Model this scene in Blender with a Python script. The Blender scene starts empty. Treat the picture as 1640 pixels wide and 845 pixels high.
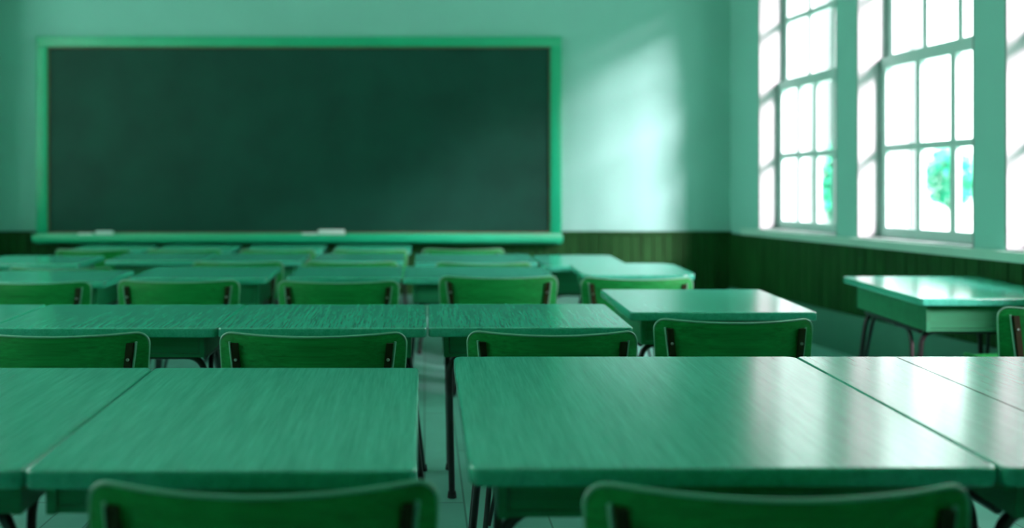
import bpy, bmesh, math, random
from mathutils import Vector, Matrix
random.seed(7)
scn = bpy.context.scene
COL = scn.collection
PI = math.pi

# ------------------------------------------------------------------ materials
def new_mat(name):
    m = bpy.data.materials.new(name); m.use_nodes = True
    nt = m.node_tree
    return m, nt, nt.nodes['Principled BSDF']

def plain(name, col, rough=.5, metal=0., spec=.5, var=.06, scale=9.):
    """painted surface: slight procedural mottling of colour and gloss"""
    m, nt, b = new_mat(name)
    tc = nt.nodes.new('ShaderNodeTexCoord')
    n = nt.nodes.new('ShaderNodeTexNoise'); n.inputs['Scale'].default_value = scale; n.inputs['Detail'].default_value = 4
    r = nt.nodes.new('ShaderNodeValToRGB')
    r.color_ramp.elements[0].position = .3; r.color_ramp.elements[1].position = .7
    r.color_ramp.elements[0].color = tuple(c*(1-var) for c in col)+(1,)
    r.color_ramp.elements[1].color = tuple(min(1, c*(1+var)) for c in col)+(1,)
    nt.links.new(tc.outputs['Object'], n.inputs['Vector']); nt.links.new(n.outputs['Fac'], r.inputs['Fac'])
    nt.links.new(r.outputs['Color'], b.inputs['Base Color'])
    b.inputs['Roughness'].default_value = rough; b.inputs['Metallic'].default_value = metal
    b.inputs['Specular IOR Level'].default_value = spec
    return m

def wood(name, dark, light, axis, rough=.35, fine=190., coarse=26., spec=.5, bump=.05, coat=0.):
    """stained wood, grain running along `axis` (0 x, 1 y, 2 z), each object with its own offset"""
    m, nt, b = new_mat(name); L = nt.links.new
    tc = nt.nodes.new('ShaderNodeTexCoord'); oi = nt.nodes.new('ShaderNodeObjectInfo')
    off = nt.nodes.new('ShaderNodeVectorMath'); off.operation = 'SCALE'
    cmb = nt.nodes.new('ShaderNodeCombineXYZ')
    for i in range(3): L(oi.outputs['Random'], cmb.inputs[i])
    L(cmb.outputs[0], off.inputs[0]); off.inputs['Scale'].default_value = 37.
    add = nt.nodes.new('ShaderNodeVectorMath'); add.operation = 'ADD'
    L(tc.outputs['Object'], add.inputs[0]); L(off.outputs[0], add.inputs[1])
    def streak(sc, st, det):
        mp = nt.nodes.new('ShaderNodeMapping')
        s = [sc, sc, sc]; s[axis] = st
        mp.inputs['Scale'].default_value = s
        L(add.outputs[0], mp.inputs['Vector'])
        n = nt.nodes.new('ShaderNodeTexNoise'); n.inputs['Scale'].default_value = 1; n.inputs['Detail'].default_value = det
        n.inputs['Roughness'].default_value = .65
        L(mp.outputs[0], n.inputs['Vector']); return n.outputs['Fac']
    a = streak(fine, 3.5, 3.); c = streak(coarse, 1.1, 3.)
    mx = nt.nodes.new('ShaderNodeMix'); mx.data_type = 'FLOAT'; mx.inputs[0].default_value = .42
    L(a, mx.inputs[2]); L(c, mx.inputs[3])
    r = nt.nodes.new('ShaderNodeValToRGB')
    r.color_ramp.elements[0].position = .34; r.color_ramp.elements[1].position = .66
    r.color_ramp.elements[0].color = dark+(1,); r.color_ramp.elements[1].color = light+(1,)
    L(mx.outputs[0], r.inputs['Fac']); L(r.outputs['Color'], b.inputs['Base Color'])
    mr = nt.nodes.new('ShaderNodeMapRange'); mr.inputs[1].default_value = .3; mr.inputs[2].default_value = .7
    mr.inputs[3].default_value = rough+.03; mr.inputs[4].default_value = rough-.03
    L(mx.outputs[0], mr.inputs[0]); L(mr.outputs[0], b.inputs['Roughness'])
    bp = nt.nodes.new('ShaderNodeBump'); bp.inputs['Strength'].default_value = bump; bp.inputs['Distance'].default_value = .002
    L(mx.outputs[0], bp.inputs['Height'])
    if bump: L(bp.outputs[0], b.inputs['Normal'])
    b.inputs['Specular IOR Level'].default_value = spec
    b.inputs['Coat Weight'].default_value = coat; b.inputs['Coat Roughness'].default_value = rough*.7
    return m

M = {}
M['top']   = wood('green_stained_desk_wood', (.022,.31,.19), (.065,.50,.335), 1, rough=.21, spec=.65, coat=.4, bump=0., fine=230, coarse=48)
M['box']   = wood('green_box_wood', (.004,.15,.055), (.010,.235,.095), 0, rough=.42)
M['chair'] = wood('green_chair_plywood', (.003,.15,.024), (.009,.31,.062), 0, rough=.36, fine=150, coarse=30, spec=.3)
M['edge']  = plain('pale_highlight_paint', (.17,.45,.30), .35)  # pale colour standing in for highlights on the chair edges
M['post']  = plain('dark_brown_post', (.014,.020,.003), .55, spec=.2)
M['black'] = plain('black_steel', (.012,.014,.014), .35, 0., .5)
M['rubber']= plain('black_rubber', (.008,.009,.009), .7)
M['screw'] = plain('steel_screw', (.55,.62,.58), .3, 1.)
M['wall']  = plain('pale_green_plaster', (.215,.545,.445), .75, var=.03, scale=2.2)
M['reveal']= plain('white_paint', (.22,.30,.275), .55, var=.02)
M['sash']  = plain('pale_sash_paint', (.40,.62,.55), .45, var=.03)
M['sill']  = plain('sill_paint', (.34,.60,.48), .45, var=.03)
M['ceil']  = plain('ceiling_paint', (.72,.86,.80), .8, var=.02)
M['skirt'] = plain('skirting_paint', (.055,.22,.15), .45, var=.05)
M['frame'] = plain('board_frame_green', (.004,.40,.19), .4, var=.05, scale=5)
M['bead']  = plain('brown_fringe', (.13,.10,.045), .5)
M['slate'] = plain('chalkboard_slate', (.0035,.056,.036), .6, var=.16, scale=2.5, spec=.2)
M['chalk'] = plain('white_chalk', (.62,.80,.72), .9, var=.05, scale=40)
M['felt']  = plain('pale_felt', (.45,.62,.56), .95, var=.1, scale=60)
M['panel'] = wood('dark_wainscot_wood', (.004,.034,.006), (.012,.090,.020), 2, rough=.5, fine=60, coarse=9, spec=.15)
M['facade']= plain('pale_render', (.27,.31,.30), .85, var=.03)
M['facade_trim']= plain('facade_grey', (.17,.22,.21), .85)
M['paving']= plain('pale_paving', (.6,.68,.64), .85)
M['leaf']  = plain('leaf_green', (.02,.42,.24), .6, var=.4, scale=3)
M['bark']  = plain('bark_brown', (.10,.12,.08), .9, var=.3, scale=12)

def floor_mat():
    m, nt, b = new_mat('pale_floor_boards'); L = nt.links.new
    tc = nt.nodes.new('ShaderNodeTexCoord')
    br = nt.nodes.new('ShaderNodeTexBrick')
    br.inputs['Color1'].default_value = (.15,.46,.37,1); br.inputs['Color2'].default_value = (.19,.54,.44,1)
    br.inputs['Mortar'].default_value = (.07,.22,.17,1); br.inputs['Scale'].default_value = 1
    br.inputs['Brick Width'].default_value = 1.15; br.inputs['Row Height'].default_value = .14
    br.inputs['Mortar Size'].default_value = .0035
    mp = nt.nodes.new('ShaderNodeMapping'); mp.inputs['Rotation'].default_value = (0,0,PI/2)
    L(tc.outputs['Object'], mp.inputs[0]); L(mp.outputs[0], br.inputs['Vector'])
    n = nt.nodes.new('ShaderNodeTexNoise'); n.inputs['Scale'].default_value = 5; n.inputs['Detail'].default_value = 5
    L(tc.outputs['Object'], n.inputs['Vector'])
    mx = nt.nodes.new('ShaderNodeMix'); mx.data_type = 'RGBA'; mx.blend_type = 'OVERLAY'; mx.inputs[0].default_value = .25
    L(br.outputs['Color'], mx.inputs[6]); L(n.outputs['Fac'], mx.inputs[7])
    L(mx.outputs[2], b.inputs['Base Color']); b.inputs['Roughness'].default_value = .4
    return m
M['floor'] = floor_mat()

def glass_mat():
    m = bpy.data.materials.new('window_glass'); m.use_nodes = True
    nt = m.node_tree; nt.nodes.clear(); L = nt.links.new
    o = nt.nodes.new('ShaderNodeOutputMaterial'); mix = nt.nodes.new('ShaderNodeMixShader')
    tr = nt.nodes.new('ShaderNodeBsdfTransparent'); gl = nt.nodes.new('ShaderNodeBsdfGlossy')
    tr.inputs[0].default_value = (.95,.98,.97,1); gl.inputs['Roughness'].default_value = .02
    mix.inputs[0].default_value = .05
    L(tr.outputs[0], mix.inputs[1]); L(gl.outputs[0], mix.inputs[2]); L(mix.outputs[0], o.inputs[0])
    return m
M['glass'] = glass_mat()

# ------------------------------------------------------------------ mesh helpers
def build(name, bm, mat, parent=None, smooth=True, loc=(0,0,0)):
    bmesh.ops.recalc_face_normals(bm, faces=bm.faces)
    me = bpy.data.meshes.new(name); bm.to_mesh(me); bm.free()
    if smooth:
        for p in me.polygons: p.use_smooth = len(p.vertices) <= 4      # the flat faces of a board stay flat
        me.set_sharp_from_angle(angle=math.radians(40))
        big = [p for p in me.polygons if len(p.vertices) > 4 and p.area > .004]
        if big:                                                       # keep the flat faces flat up to their rims
            keys = {k for p in big for k in p.edge_keys}
            sh = me.attributes.get('sharp_edge') or me.attributes.new('sharp_edge', 'BOOLEAN', 'EDGE')
            for e in me.edges:
                if tuple(sorted(e.vertices)) in keys: sh.data[e.index].value = True
    me.materials.append(mat)
    o = bpy.data.objects.new(name, me); COL.objects.link(o)
    o.location = loc
    if parent is not None: o.parent = parent
    return o

def thing(name, label, cat, loc=(0,0,0), rz=0., group=None):
    o = bpy.data.objects.new(name, None); COL.objects.link(o)
    o.empty_display_size = .1
    o.location = loc; o.rotation_euler = (0,0,rz)
    tag(o, label, cat, group); return o

def tag(o, label, cat, group=None):
    o['label'] = label; o['category'] = cat
    if group: o['group'] = group
    return o

def structure(o, label=None):
    o['kind'] = 'structure'
    if label: o['label'] = label
    return o

def box(bm, x0, x1, y0, y1, z0, z1, bev=0.):
    g = bmesh.ops.create_cube(bm, size=1)
    for v in g['verts']:
        v.co = Vector(((x0+x1)/2 + v.co.x*(x1-x0), (y0+y1)/2 + v.co.y*(y1-y0), (z0+z1)/2 + v.co.z*(z1-z0)))
    if bev:
        es = list({e for v in g['verts'] for e in v.link_edges})
        bmesh.ops.bevel(bm, geom=es, offset=bev, segments=2, profile=.5, affect='EDGES')
    return bm

def fillet(pts, r, n=6):
    """polyline with rounded corners"""
    P = [Vector(p) for p in pts]; out = [P[0]]
    for i in range(1, len(P)-1):
        a, b, c = P[i-1], P[i], P[i+1]
        rr = min(r, (a-b).length*.49, (c-b).length*.49)
        p0 = b + (a-b).normalized()*rr; p2 = b + (c-b).normalized()*rr
        for k in range(n+1):
            t = k/n
            out.append(p0*(1-t)**2 + b*2*t*(1-t) + p2*t*t)
    out.append(P[-1]); return out

def tube(bm, pts, r, sides=10, r_end=None):
    n = len(pts); rings = []
    prev = None
    for i, p in enumerate(pts):
        d = (pts[min(i+1, n-1)] - pts[max(i-1, 0)]).normalized()
        if prev is None:
            u = d.orthogonal().normalized()
        else:
            u = (prev - d*prev.dot(d)).normalized()
        prev = u; w = d.cross(u)
        rad = r if r_end is None else r + (r_end-r)*i/(n-1)
        rings.append([bm.verts.new(p + (u*math.cos(2*PI*k/sides) + w*math.sin(2*PI*k/sides))*rad) for k in range(sides)])
    for a, b in zip(rings, rings[1:]):
        for k in range(sides):
            bm.faces.new((a[k], a[(k+1) % sides], b[(k+1) % sides], b[k]))
    bm.faces.new(rings[0]); bm.faces.new(rings[-1])

def rrect(hx, hy, r, n=6):
    out = []
    for cx, cy, a0 in ((hx-r, hy-r, 0), (-hx+r, hy-r, PI/2), (-hx+r, -hy+r, PI), (hx-r, -hy+r, 1.5*PI)):
        for k in range(n+1):
            a = a0 + PI/2*k/n
            out.append((cx + r*math.cos(a), cy + r*math.sin(a)))
    return out

def slab(bm, W, D, T, r, bev, z=0.):
    """board with rounded corners and rounded-over rims; top face at z"""
    rings = []
    prof = []
    for k in range(5):
        a = PI/2*k/4
        prof.append((bev*(1-math.sin(a)), -T + bev*(1-math.cos(a))))
    for k in range(5):
        a = PI/2*k/4
        prof.append((bev*(1-math.cos(a)), -bev*(1-math.sin(a))))
    for ins, dz in prof:
        rings.append([bm.verts.new((x, y, z+dz)) for x, y in rrect(W/2-ins, D/2-ins, max(r-ins, .002))])
    for a, b in zip(rings, rings[1:]):
        m = len(a)
        for k in range(m): bm.faces.new((a[k], a[(k+1) % m], b[(k+1) % m], b[k]))
    bm.faces.new(rings[0][::-1]); bm.faces.new(rings[-1])
    return bm

# ------------------------------------------------------------------ the room
CAMZ = 1.104
WALL_Y = 7.078
CX = 2.665            # right-hand far corner of the room
LEFT_X, BACK_Y, H = -3.72, -2.2, 3.62
SK = .138             # the window wall runs slightly out of square
NRM = math.hypot(1, SK)
TV = Vector((SK, -1, 0))/NRM      # along the window wall, toward the viewer
NV = Vector((1, SK, 0))/NRM       # out of the room
CORNER = Vector((CX, WALL_Y, 0))
def frame_of(corner, tv, nv): return lambda s, o, z: corner + tv*s + nv*o + Vector((0,0,z))
wl = frame_of(CORNER, TV, NV)
def s_of(y): return (WALL_Y - y)*NRM
def wbox(bm, s0, s1, o0, o1, z0, z1, f=None):
    f = f or wl
    v = [bm.verts.new(f(s, o, z)) for z in (z0, z1) for s, o in ((s0,o0),(s1,o0),(s1,o1),(s0,o1))]
    for q in ((0,1,2,3),(7,6,5,4),(0,4,5,1),(1,5,6,2),(2,6,7,3),(3,7,4,0)): bm.faces.new([v[i] for i in q])

S_END = s_of(BACK_Y)
FAR_X = CX + SK*(WALL_Y-BACK_Y)
bm = bmesh.new(); box(bm, LEFT_X-.2, FAR_X+.4, BACK_Y-.2, WALL_Y+.2, -.12, 0)
structure(build('floor', bm, M['floor'], smooth=False), 'pale teal painted board floor')
bm = bmesh.new(); box(bm, LEFT_X-.2, FAR_X+.4, BACK_Y-.2, WALL_Y+.2, H, H+.15)
structure(build('ceiling', bm, M['ceil'], smooth=False))
bm = bmesh.new(); box(bm, LEFT_X-.2, CX+.4, WALL_Y, WALL_Y+.25, 0, H)
structure(build('wall_front', bm, M['wall'], smooth=False), 'pale green plaster wall behind the chalkboard')
# window openings along the right wall, from the far corner toward the viewer
WIN = [(5.64, 6.625), (4.468, 5.43), (3.30, 4.27), (2.13, 3.10)]
WIN_S = [(s_of(b), s_of(a)) for a, b in WIN]
SILL, HEAD, THK = .775, 3.32, .32
def wall_with_windows(name, f, length, spans, mat, start=-.05):
    bm = bmesh.new()
    wbox(bm, start, length, 0, THK, 0, SILL, f); wbox(bm, start, length, 0, THK, HEAD, H, f)
    prev = start
    for s0, s1 in spans:
        wbox(bm, prev, s0, 0, THK, SILL, HEAD, f); prev = s1
    wbox(bm, prev, length, 0, THK, SILL, HEAD, f)
    return structure(build(name, bm, mat, smooth=False))
wall_with_windows('wall_right', wl, S_END, WIN_S, M['wall'])
LF = frame_of(Vector((LEFT_X, WALL_Y, 0)), Vector((0,-1,0)), Vector((-1,0,0)))
LEFT_S = [(.45, 1.45), (1.7, 2.7), (2.95, 3.95), (4.2, 5.2), (5.45, 6.45)]
wall_with_windows('wall_left', LF, WALL_Y-BACK_Y+THK, LEFT_S, M['wall'], -.25)
RF = frame_of(Vector((LEFT_X, BACK_Y, 0)), Vector((1,0,0)), Vector((0,-1,0)))
wall_with_windows('wall_rear', RF, FAR_X-LEFT_X, [], M['wall'], 0)

MW = .044
def make_window(n, s0, s1, cols_low, cols_up, f=None):
    root = bpy.data.objects.new('window_%d' % n, None); COL.objects.link(root); structure(root)
    f = f or wl
    def wb(bm, *a): wbox(bm, *a, f)
    zb, zm, zt = SILL+.025, 1.965, HEAD-.012
    # white painted lining of the opening
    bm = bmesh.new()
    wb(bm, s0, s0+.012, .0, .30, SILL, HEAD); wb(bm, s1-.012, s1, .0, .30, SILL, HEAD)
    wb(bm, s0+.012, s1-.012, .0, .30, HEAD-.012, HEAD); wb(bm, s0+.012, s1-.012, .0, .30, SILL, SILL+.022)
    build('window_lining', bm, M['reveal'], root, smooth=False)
    a, b = s0+.012, s1-.012
    def sash(z0, z1, o0, cols, rows, brail, trail, name):
        st = .05
        bm = bmesh.new()
        wb(bm, a, a+st, o0, o0+.045, z0, z1); wb(bm, b-st, b, o0, o0+.045, z0, z1)
        wb(bm, a+st, b-st, o0, o0+.045, z0, z0+brail); wb(bm, a+st, b-st, o0, o0+.045, z1-trail, z1)
        fr = build(name, bm, M['sash'], root, smooth=False)
        bm = bmesh.new()
        for c in range(1, cols):
            s = a+st + (b-a-2*st)*c/cols
            wb(bm, s-MW/2, s+MW/2, o0+.004, o0+.041, z0+brail, z1-trail)
        for rr in rows:
            wb(bm, a+st, b-st, o0+.006, o0+.039, rr-MW/2, rr+MW/2)
        build('muntin', bm, M['sash'], fr, smooth=False)
        bm = bmesh.new(); wb(bm, a+st, b-st, o0+.020, o0+.024, z0+brail, z1-trail)
        build('pane', bm, M['glass'], fr, smooth=False)
    sash(zb, zm+.025, .165, cols_low, [1.385], .06, .07, 'lower_sash')
    sash(zm-.025, zt, .214, cols_up, [2.49, 2.92], .07, .05, 'upper_sash')
for i, (s0, s1) in enumerate(WIN_S):
    make_window(i+1, s0, s1, 4 if i == 0 else 3, 3)
for i, (s0, s1) in enumerate(LEFT_S): make_window(i+5, s0, s1, 3, 3, LF)
# the long window ledge
bm = bmesh.new(); wbox(bm, .25, S_END-.3, -.045, 0, .735, SILL+.012)
structure(build('trim_1', bm, M['sill'], smooth=False), 'painted ledge running under the windows')

# wainscot of vertical boards
WZ = .75
def wainscot_front():
    bm = bmesh.new(); x = LEFT_X; w = .092
    while x < CX-.005:
        x1 = min(x+w, CX)
        box(bm, x+.003, x1-.003, WALL_Y-.022, WALL_Y, .0, WZ-.02)
        x = x1
    box(bm, LEFT_X, CX, WALL_Y-.012, WALL_Y, 0, WZ-.02)
    box(bm, LEFT_X, CX, WALL_Y-.032, WALL_Y, WZ-.028, WZ)
    return bm
structure(build('trim_2', wainscot_front(), M['panel'], smooth=False), 'dark vertical board wainscot below the chalkboard')
def wainscot_right():
    bm = bmesh.new(); s = .025; w = .092
    while s < S_END-.01:
        s1 = min(s+w, S_END-.005)
        wbox(bm, s+.003, s1-.003, -.022, 0, .0, .735); s = s1
    wbox(bm, .02, S_END-.005, -.012, 0, 0, .735)
    return bm
structure(build('trim_3', wainscot_right(), M['panel'], smooth=False), 'dark vertical board wainscot below the windows')
bm = bmesh.new(); box(bm, LEFT_X, CX-.04, WALL_Y-.042, WALL_Y-.022, 0, .2)
structure(build('baseboard_front', bm, M['skirt'], smooth=False))
bm = bmesh.new(); wbox(bm, .05, S_END-.3, -.042, -.022, 0, .27)
structure(build('baseboard_right', bm, M['skirt'], smooth=False))

# ------------------------------------------------------------------ chalkboard
t = thing('chalkboard', 'wide dark green chalkboard in a bright green frame on the far wall', 'chalkboard', (-1.085, WALL_Y, 0))
BW, Z0, Z1 = 4.54/2, .645, 2.435
FY = -.075
bm = bmesh.new(); box(bm, -BW+.06, BW-.06, -.05, -.035, Z0+.05, Z1-.05); build('writing_surface', bm, M['slate'], t, smooth=False)
fw = .098
for nm, bx in (('frame_rail', (-BW, BW, FY, 0, Z1-.09, Z1)), ('frame_stile', (-BW, -BW+fw, FY, 0, Z0+.09, Z1-.09)),
               ('frame_stile', (BW-fw, BW, FY, 0, Z0+.09, Z1-.09)), ('frame_rail', (-BW, BW, FY, 0, Z0, Z0+.09))):
    bm = bmesh.new(); box(bm, *bx, bev=.008); build(nm, bm, M['frame'], t)
ix, iz0, iz1, bt = BW-fw, Z0+.09, Z1-.09, .011
bm = bmesh.new()
for bx in ((-ix, ix, iz1-bt, iz1), (-ix, ix, iz0, iz0+bt), (-ix, -ix+bt, iz0, iz1), (ix-bt, ix, iz0, iz1)):
    box(bm, bx[0], bx[1], -.062, -.045, bx[2], bx[3])
build('inner_fringe', bm, M['bead'], t, smooth=False)  # lens colour fringe along the frame, painted as a thin brown strip
bm = bmesh.new()
box(bm, -BW+.005, BW-.005, FY-.075, FY, Z0+.03, Z0+.072, bev=.006)
box(bm, -BW+.005, BW-.005, FY-.083, FY-.070, Z0+.022, Z0+.084, bev=.004)
build('chalk_tray', bm, M['frame'], t)
TZ = Z0+.0735; TY = WALL_Y+FY-.035
def at_wall(px, y): return (px-680)*y/1300
def eraser(x, w, label, h=.045):
    e = thing('blackboard_eraser', label, 'eraser', (x, TY, TZ), random.uniform(-.04, .04))
    bm = bmesh.new(); box(bm, -w/2, w/2, -.026, .026, 0, h*.55, bev=.004); build('felt_pad', bm, M['felt'], e)
    bm = bmesh.new(); box(bm, -w/2, w/2, -.024, .024, h*.55, h, bev=.006); build('wooden_back', bm, M['chalk'], e)
def chalk(x, ln, label, rz):
    bm = bmesh.new(); r = .011
    d = Vector((math.cos(rz), math.sin(rz), 0))
    tube(bm, [d*(-ln/2), d*(-ln/2+.006), d*(ln/2-.006), d*(ln/2)], r, 12)
    o = build('chalk_stick', bm, M['chalk'], None, loc=(x, TY, TZ+r)); tag(o, label, 'chalk')
eraser(at_wall(167, 6.96), .145, 'pale eraser on the left end of the chalk tray', .04)
chalk(at_wall(136, 6.96), .115, 'white chalk lying left of the eraser at the left end of the tray', .03)
eraser(at_wall(531, 6.96), .225, 'long pale eraser near the middle of the chalk tray', .05)
chalk(at_wall(496, 6.96), .13, 'white chalk lying beside the long eraser mid tray', -.04)

# ------------------------------------------------------------------ desks
SL = .042            # the lids slope gently toward the sitter
TOPZ = .644          # height of the lid's far edge
def make_desk(label, xc, y0, y1, W, hb=.085, r=.017, group=None, rz=0., groove=None, simple=False, inset=.055, foot=.03):
    D = y1-y0; yc = (y0+y1)/2
    root = thing('school_desk', label, 'desk', (xc, yc, 0), rz, group)
    T = .034
    def zt(y): return TOPZ + SL*(y - D/2)
    bm = slab(bmesh.new(), W, D, T, r, .0055)
    for v in bm.verts: v.co.z += zt(v.co.y)
    top = build('desktop', bm, M['top'], root)
    if groove is not None:
        bm = bmesh.new(); box(bm, groove-.0012, groove+.0012, -D/2+.012, D/2-.012, -.004, .0006)
        for v in bm.verts: v.co.z += zt(v.co.y)
        build('seam', bm, M['post'], top, smooth=False)
    # open-fronted book box under the lid with a drawer set in its mouth
    bx, by0, by1 = W/2-inset, -D/2+.045, D/2-.05
    def zb(y): return zt(y)-T
    bm = bmesh.new(); th = .018
    for b_ in ((-bx, -bx+th, by0, by1, -hb, 0), (bx-th, bx, by0, by1, -hb, 0), (-bx+th, bx-th, by1-th, by1, -hb, 0),
               (-bx+th, bx-th, by0+.006, by1-th, -hb, -hb+.012)):
        box(bm, *b_)
    for v in bm.verts: v.co.z += zb(v.co.y)
    bb = build('book_box', bm, M['box'], root, smooth=False)
    bm = bmesh.new(); box(bm, -bx+th+.003, bx-th-.003, by0+.006, by0+.022, -hb+.014, -.004)
    for v in bm.verts: v.co.z += zb(v.co.y)
    dr = build('drawer', bm, M['box'], root, smooth=False)
    # tubular frame: hairpin legs that turn under the box
    R = .0115
    yf, yb = by0+.07, by1-.06
    for yy, sy in ((yf, -1), (yb, 1)):
        zr = zb(yy)-hb-R
        for sx in (-1, 1):
            bm = bmesh.new()
            xo = sx*(W/2-.075); xf = sx*(W/2-foot); yft = yy+sy*.03
            p1 = [(sx*(W/2-.22), yy, zr), (xo-sx*.0, yy, zr), (xf, yft, .0)]
            tube(bm, fillet(p1, .07), R, 8 if simple else 12)
            p2 = [(xo+sx*.004, yy-sy*.20, zr-.002), (xo+sx*.004, yy-sy*.075, zr-.002), (xf, yft-sy*.012, .012)]
            tube(bm, fillet(p2, .07), R*.8, 8 if simple else 12)
            lg = build('leg', bm, M['black'], root)
            bm = bmesh.new(); tube(bm, [Vector((xf, yft, 0)), Vector((xf, yft, .022))], .017, 12, .014)
            build('foot_cap', bm, M['rubber'], lg)
        bm = bmesh.new(); tube(bm, [Vector((-W/2+.22, yy, zr)), Vector((W/2-.22, yy, zr))], R, 8 if simple else 12)
        build('cross_rail', bm, M['black'], root)
    for sx in (-1, 1):
        bm = bmesh.new()
        xx = sx*(W/2-.071)
        tube(bm, [Vector((xx, yf, zb(yf)-hb-R)), Vector((xx, yb, zb(yb)-hb-R))], R, 8 if simple else 12)
        build('side_rail', bm, M['black'], root)
    return root

# ------------------------------------------------------------------ chairs
CW, CTOP = .58, .655
def back_y(x):                      # plan curve: ends wrap forward, the middle bows to the rear
    return -.058*(1-(2*x/CW)**2)
def make_chair(label):
    root = thing('school_chair', label, 'chair')
    # curved plywood backrest with rounded top corners
    bm = bmesh.new(); zl, zh, th = .415, CTOP, .013
    nx = 40; rc = .042
    def top_at(u):                  # u -1..1
        x = abs(u)*CW/2; dip = .010*(1-u*u)
        z = zh-dip
        if x > CW/2-rc:
            k = x-(CW/2-rc); z -= rc-math.sqrt(max(rc*rc-k*k, 0))
        return z
    us = [-math.cos(PI*i/nx) for i in range(nx+1)]
    us = [max(-1, min(1, u)) for u in us]
    front, rear = [], []
    nz = 9
    for u in us:
        colf, colr = [], []
        zt_ = top_at(u)
        for k in range(nz+1):
            z = zl+(zt_-zl)*k/nz
            f = 1-.05*(zh-z)/(zh-zl)                  # narrows a little downward
            x = u*CW/2*f; y = back_y(u*CW/2)+.10*(z-zl)*-.25
            e = .0035 if k in (0, nz) else 0.
            colf.append(bm.verts.new((x, y+th-e, z-(.0 if k < nz else .0))))
            colr.append(bm.verts.new((x, y+e, z)))
        # rounded rim along the top
        front.append(colf); rear.append(colr)
    def quad(a, b, c, d):
        try: bm.faces.new((a, b, c, d))
        except ValueError: pass
    for i in range(nx):
        for k in range(nz):
            quad(front[i][k], front[i+1][k], front[i+1][k+1], front[i][k+1])
            quad(rear[i][k], rear[i][k+1], rear[i+1][k+1], rear[i+1][k])
        quad(front[i][nz], front[i+1][nz], rear[i+1][nz], rear[i][nz])
        quad(front[i][0], rear[i][0], rear[i+1][0], front[i+1][0])
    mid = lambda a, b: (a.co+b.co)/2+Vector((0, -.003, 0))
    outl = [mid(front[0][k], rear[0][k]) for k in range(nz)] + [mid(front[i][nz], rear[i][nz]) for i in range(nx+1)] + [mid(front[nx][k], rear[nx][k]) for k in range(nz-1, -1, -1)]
    for k in range(nz):
        quad(front[0][k], front[0][k+1], rear[0][k+1], rear[0][k])
        quad(front[nx][k], rear[nx][k], rear[nx][k+1], front[nx][k+1])
    bk = build('backrest', bm, M['chair'], root)
    # rim highlight painted in as a pale tube, along the outline of the top and the upper sides
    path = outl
    bm = bmesh.new(); tube(bm, path, .0034, 8); build('rim_highlight', bm, M['edge'], bk)
    # two upright posts on the rear face
    for sx in (-1, 1):
        xt = sx*(CW/2-.052); xb = sx*(CW/2-.082)
        bm = bmesh.new()
        def ring(x, z, w, y0, y1):
            return [bm.verts.new(c) for c in ((x-w/2, y0, z), (x+w/2, y0, z), (x+w/2, y1, z), (x-w/2, y1, z))]
        lv = []
        for k in range(7):
            q = k/6; z = .33+(CTOP-.034-.33)*q; x = xb+(xt-xb)*q
            yb_ = back_y(x) - .025*(z-.415)
            lv.append(ring(x, z, .021, yb_-.013, yb_+.002))
        for a, b in zip(lv, lv[1:]):
            for k in range(4): bm.faces.new((a[k], a[(k+1) % 4], b[(k+1) % 4], b[k]))
        bm.faces.new(lv[0]); bm.faces.new(lv[-1])
        p = build('post', bm, M['post'], root, smooth=False)
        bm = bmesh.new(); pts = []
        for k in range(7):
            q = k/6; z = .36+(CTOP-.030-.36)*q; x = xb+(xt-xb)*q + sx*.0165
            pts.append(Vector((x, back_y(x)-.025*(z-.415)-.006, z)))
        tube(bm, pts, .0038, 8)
        e = build('post_highlight', bm, M['edge'], p)  # light line beside the post, a highlight put into the colour
        z = CTOP-.085; q = (z-.33)/(CTOP-.034-.33); x = xb+(xt-xb)*q
        bm = bmesh.new(); y = back_y(x)-.025*(z-.415)-.013
        tube(bm, [Vector((x, y+.002, z)), Vector((x, y-.003, z)), Vector((x, y-.0045, z))], .0058, 10, .004)
        build('screw', bm, M['screw'], p)
    # seat
    bm = slab(bmesh.new(), .33, .40, .016, .06, .006, .385)
    for v in bm.verts:
        v.co.y += .225
        v.co.z += .018*(abs(v.co.x)/.165)**2 - .012*max(0, (v.co.y-.33)/.1)**2
    build('seat', bm, M['chair'], root)
    R = .0095
    zr = .352
    for yy, sy in ((.07, -1), (.37, 1)):
        for sx in (-1, 1):
            bm = bmesh.new()
            f = Vector((sx*.224, yy+sy*.035, 0))
            tube(bm, fillet([(sx*.12, yy, zr), (sx*.185, yy, zr), f], .045), R, 10)
            tube(bm, fillet([(sx*.06, yy, zr-.004), (sx*.13, yy, zr-.004), f+Vector((-sx*.012, 0, .01))], .045), R*.8, 10)
            build('leg', bm, M['black'], root)
        bm = bmesh.new(); tube(bm, [Vector((-.12, yy, zr)), Vector((.12, yy, zr))], R, 10)
        build('seat_rail', bm, M['black'], root)
    for sx in (-1, 1):
        bm = bmesh.new(); tube(bm, [Vector((sx*.135, .04, zr+.009)), Vector((sx*.135, .40, zr+.009))], R, 10)
        build('side_rail', bm, M['black'], root)
    return root

def copy_thing(root):
    r = root.copy(); COL.objects.link(r)
    for ch in root.children:
        c = ch.copy(); COL.objects.link(c); c.parent = r
        for g in ch.children:
            d = g.copy(); COL.objects.link(d); d.parent = c
    return r
CHAIR = None
def chair(label, xc, y, W, rz=0., group=None):
    global CHAIR
    if CHAIR is None: CHAIR = c = make_chair(label)
    else: c = copy_thing(CHAIR)
    c['label'] = label
    c.location = (xc, y, 0); c.rotation_euler = (0, 0, rz); c.scale = (W/CW, 1, 1)
    if group: c['group'] = group
    return c

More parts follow.
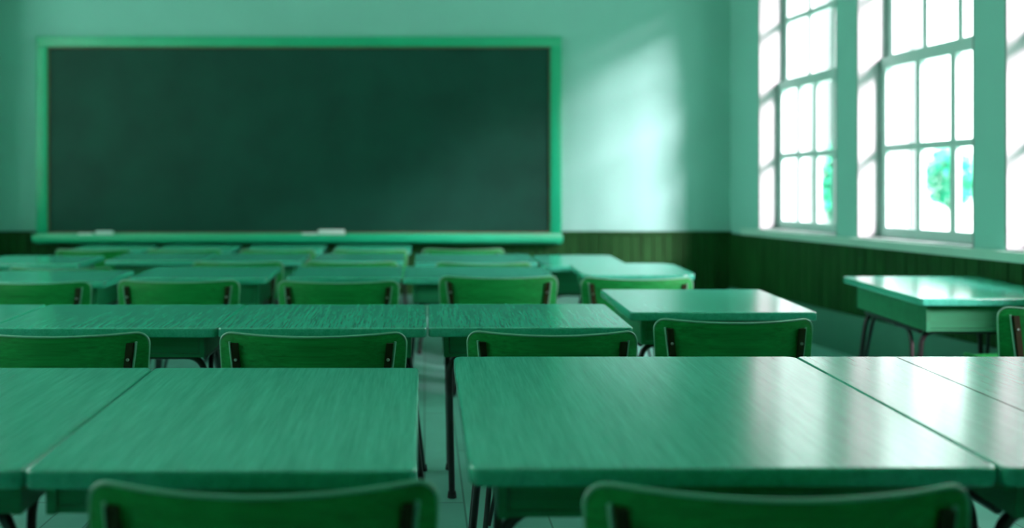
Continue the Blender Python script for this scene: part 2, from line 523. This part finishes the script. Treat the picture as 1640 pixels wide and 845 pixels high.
G1, G2, G3, G4, G5 = ('desks in the row nearest the viewer', 'desks in the second row', 'desks in the third row',
                      'desks in the fourth row', 'desks in the row under the chalkboard')
# nearest row
make_desk('green desk nearest the viewer on the left of the aisle', -.358, 1.417, 2.113, .688, .062, group=G1, inset=.02)
make_desk('green desk cut off by the lower left edge, left of the nearest left desk', -1.052, 1.417, 2.113, .690, .062, group=G1, inset=.02)
make_desk('wide glossy green desk nearest the viewer right of the aisle', .554, 1.444, 2.257, .948, .075, group=G1, r=.026)
make_desk('glossy green desk cut off at lower right, pale with window reflections', 1.511, 1.444, 2.257, .962, .075, group=G1, groove=-.205)
# second row
make_desk('green desk cut off by the left edge of the photo in the second row', -1.90, 2.83, 3.286, .745, .08, group=G2)
make_desk('second green desk from the left edge in the second row, a chair at it', -1.123, 2.83, 3.286, .794, .08, group=G2)
make_desk('green desk in the second row just left of the aisle', -.358, 2.83, 3.286, .730, .08, group=G2, foot=.012)
make_desk('green desk in the second row just right of the aisle', .373, 2.84, 3.300, .718, .08, group=G2, foot=.085)
make_desk('green desk standing a step behind the second row, shiny at its right end', 1.190, 3.224, 3.785, .745, .105, group=G2)
make_desk('stand-alone glossy desk at the right by the window wall, black tube legs showing', 2.612, 3.674, 4.365, .735, .125, group=G2, r=.02)
# third row
make_desk('green desk of the third row at the left edge', -2.05, 4.24, 4.68, .76, .11, group=G3, simple=True)
make_desk('green desk of the third row, second from the left edge', -1.245, 4.45, 4.92, .76, .13, group=G3, simple=True)
make_desk('green desk of the third row, left of the aisle', -.445, 4.47, 4.92, .63, .11, group=G3, simple=True)
make_desk('green desk of the third row, right of the aisle', .30, 4.45, 4.92, .84, .11, group=G3, simple=True)
make_desk('rightmost green desk of the third row with rounded right corners', 1.235, 4.62, 5.15, .66, .09, r=.10, group=G3, simple=True)
# fourth row
make_desk('green desk of the fourth row at the left edge', -2.62, 5.30, 5.75, .72, .11, group=G4, simple=True)
make_desk('green desk of the fourth row, second from the left edge', -1.86, 5.55, 6.0, .66, .11, group=G4, simple=True)
make_desk('green desk of the fourth row, third from the left edge', -1.17, 5.50, 5.95, .66, .13, group=G4, simple=True)
make_desk('green desk of the fourth row, left of the aisle', -.46, 5.50, 5.95, .63, .11, group=G4, simple=True)
make_desk('green desk of the fourth row, right of the aisle', .345, 5.40, 5.90, .82, .11, group=G4, simple=True)
make_desk('rightmost small green desk of the fourth row, before the dark wainscot', 1.048, 5.20, 5.80, .555, .155, group=G4, simple=True, r=.05)
# row under the board
for lab, x in (('green desk under the left end of the chalkboard', -2.55), ('green desk under the left half of the chalkboard', -1.85),
               ('green desk under the middle of the chalkboard', -1.13), ('green desk under the chalkboard, right of its middle', -.42)):
    make_desk(lab, x, 6.45, 6.85, .62, .10, group=G5, simple=True)

H1, H2, H3, H4, H5 = ('chairs in the row nearest the viewer', 'chairs in the second row', 'chairs in the third row',
                      'chairs in the fourth row', 'chairs in the row under the chalkboard')
chair('green chair back nearest the viewer, at the left desk', -.252, 1.275, .550, .012, H1)
chair('green chair back nearest the viewer, at the wide right desk', .545, 1.262, .598, -.015, H1)
chair('green chair in the second row, cut by the left edge', -1.178, 2.60, .60, 0, H2)
chair('green chair in the second row just left of the aisle', -.356, 2.60, .60, 0, H2)
chair('green chair in the second row just right of the aisle', .411, 2.62, .55, 0, H2)
chair('green chair at the shiny desk standing a step behind the second row', 1.09, 2.87, .563, 0, H2)
chair('green chair cut by the right edge, at the stand-alone desk', 2.515, 3.16, .575, 0, H2)
chair('green chair of the third row, at the left edge', -1.97, 4.05, .62, 0, H3)
chair('green chair of the third row, second from the left edge', -1.244, 4.11, .62, 0, H3)
chair('green chair of the third row, left of the aisle', -.432, 4.08, .61, 0, H3)
chair('green chair of the third row, right of the aisle', .39, 4.30, .63, 0, H3)
chair('rightmost green chair of the third row', 1.105, 4.227, .585, 0, H3)
chair('green chair of the fourth row, at the left edge', -2.14, 4.78, .62, 0, H4)
chair('green chair of the fourth row, second from the left edge', -1.19, 5.18, .58, 0, H4)
chair('green chair of the fourth row, left of the aisle', -.47, 5.20, .60, 0, H4)
chair('green chair of the fourth row, right of the aisle', .37, 5.12, .61, 0, H4)
chair('green chair under the left end of the chalkboard', -2.55, 6.25, .58, 0, H5)
chair('green chair under the left half of the chalkboard', -1.85, 6.25, .58, 0, H5)
chair('green chair under the middle of the chalkboard', -1.13, 6.25, .58, 0, H5)
chair('green chair under the chalkboard, right of its middle', -.42, 6.25, .58, 0, H5)
chair('green chair under the right half of the chalkboard', .30, 6.33, .64, 0, H5)

# ------------------------------------------------------------------ outside
bm = bmesh.new(); box(bm, -70, 70, -60, 70, -.5, -.3)
structure(build('ground', bm, M['paving'], smooth=False), 'pale paved yard outside the windows')
# unseen overhang, added to cut off the top of the sun patch
bm = bmesh.new(); wbox(bm, -.6, S_END, THK, 1.2, 3.5, 3.6)
structure(build('added_sun_baffle', bm, M['reveal'], smooth=False), 'added overhang above the windows, trimming the sun patch')

def facade(label, px0, px1, y, h):
    """pale rendered house, seen through the panes"""
    x0, x1 = (px0-680)*y/1300, (px1-680)*y/1300
    r = thing('house', label, 'house', ((x0+x1)/2, y, -.3))
    w = x1-x0
    bm = bmesh.new(); box(bm, -w/2, w/2, 0, 4, 0, h); build('wall', bm, M['facade'], r, smooth=False)
    bm = bmesh.new(); box(bm, -w/2-.15, w/2+.15, -.2, 4.2, h, h+.18); build('cornice', bm, M['facade_trim'], r, smooth=False)
    n = max(1, int(w/1.1))
    for i in range(n+1):
        x = -w/2+.14+(w-.28)*i/n
        bm = bmesh.new(); box(bm, x-.12, x+.12, -.07, 0, 0, h); build('pilaster', bm, M['facade_trim'], r, smooth=False)
facade('pale house seen through the farther window', 1150, 1322, 17.5, 6.9)
facade('pale house seen through the left panes of the nearer window', 1388, 1478, 19.0, 7.0)

def tree(label, px, y, w, zlo, zhi, seed):
    rng = random.Random(seed)
    x = (px-680)*y/1300
    r = thing('tree', label, 'tree', (x, y, -.3))
    bm = bmesh.new()
    tube(bm, [Vector((0,0,0)), Vector((.03,0,(zlo+.3)*.6)), Vector((0,.02,zlo+.8)), Vector((.02,0,zhi-.2))], .08, 8, .02)
    build('trunk', bm, M['bark'], r)
    bm = bmesh.new(); zc, hz = (zlo+zhi)/2+.3, (zhi-zlo)/2
    for i in range(1500):
        while True:
            p = Vector((rng.uniform(-1,1), rng.uniform(-1,1), rng.uniform(-1,1)))
            if .35 < p.length < 1: break
        c = Vector((p.x*w/2, p.y*w/2, zc+p.z*hz))
        u = Vector((rng.uniform(-1,1), rng.uniform(-1,1), rng.uniform(-1,1))).normalized(); v = u.orthogonal().normalized()
        s = rng.uniform(.05, .10)
        bm.faces.new([bm.verts.new(c+q) for q in (-u*s, v*s*.45, u*s, -v*s*.45)])
    build('foliage', bm, M['leaf'], r, smooth=False)
tree('leafy green tree seen through the nearer window', 1522, 17., 1.0, .7, 2.05, 3)
tree('leafy green tree beside the pale house, at the farther window edge', 1346, 16.5, .75, .35, 2.1, 5)

# ------------------------------------------------------------------ light
w = bpy.data.worlds.new('overcast_sky'); scn.world = w; w.use_nodes = True
bg = w.node_tree.nodes['Background']
bg.inputs['Color'].default_value = (.84, 1.0, .965, 1); bg.inputs['Strength'].default_value = 2.2
sun = bpy.data.lights.new('sun', 'SUN'); sun.energy = 10.5; sun.color = (1.0, .57, .72); sun.angle = math.radians(18)
so = bpy.data.objects.new('sun', sun); COL.objects.link(so)
d = Vector((-1.21, 1, -.65*1.21))
so.rotation_euler = d.to_track_quat('-Z', 'Y').to_euler()

# ------------------------------------------------------------------ camera
cam = bpy.data.cameras.new('camera'); co = bpy.data.objects.new('camera', cam); COL.objects.link(co)
co.location = (0, 0, CAMZ); co.rotation_euler = (PI/2, 0, 0)
cam.sensor_width = 36; cam.lens = 1300/1640*36
cam.shift_x = (820-680)/1640; cam.shift_y = -(422.5-305)/1640
cam.dof.use_dof = True; cam.dof.focus_distance = 2.35; cam.dof.aperture_fstop = 1.15
cam.clip_start = .05
scn.camera = co
vs = scn.view_settings
vs.view_transform = 'Standard'; vs.look = 'None'; vs.exposure = 1.66; vs.gamma = 1; vs.use_curve_mapping = False
scn.cycles.use_denoising = True
scn.cycles.max_bounces = 10; scn.cycles.diffuse_bounces = 6; scn.cycles.transparent_max_bounces = 12
scn.cycles.sample_clamp_indirect = 6
scn.cycles.caustics_reflective = False; scn.cycles.caustics_refractive = False
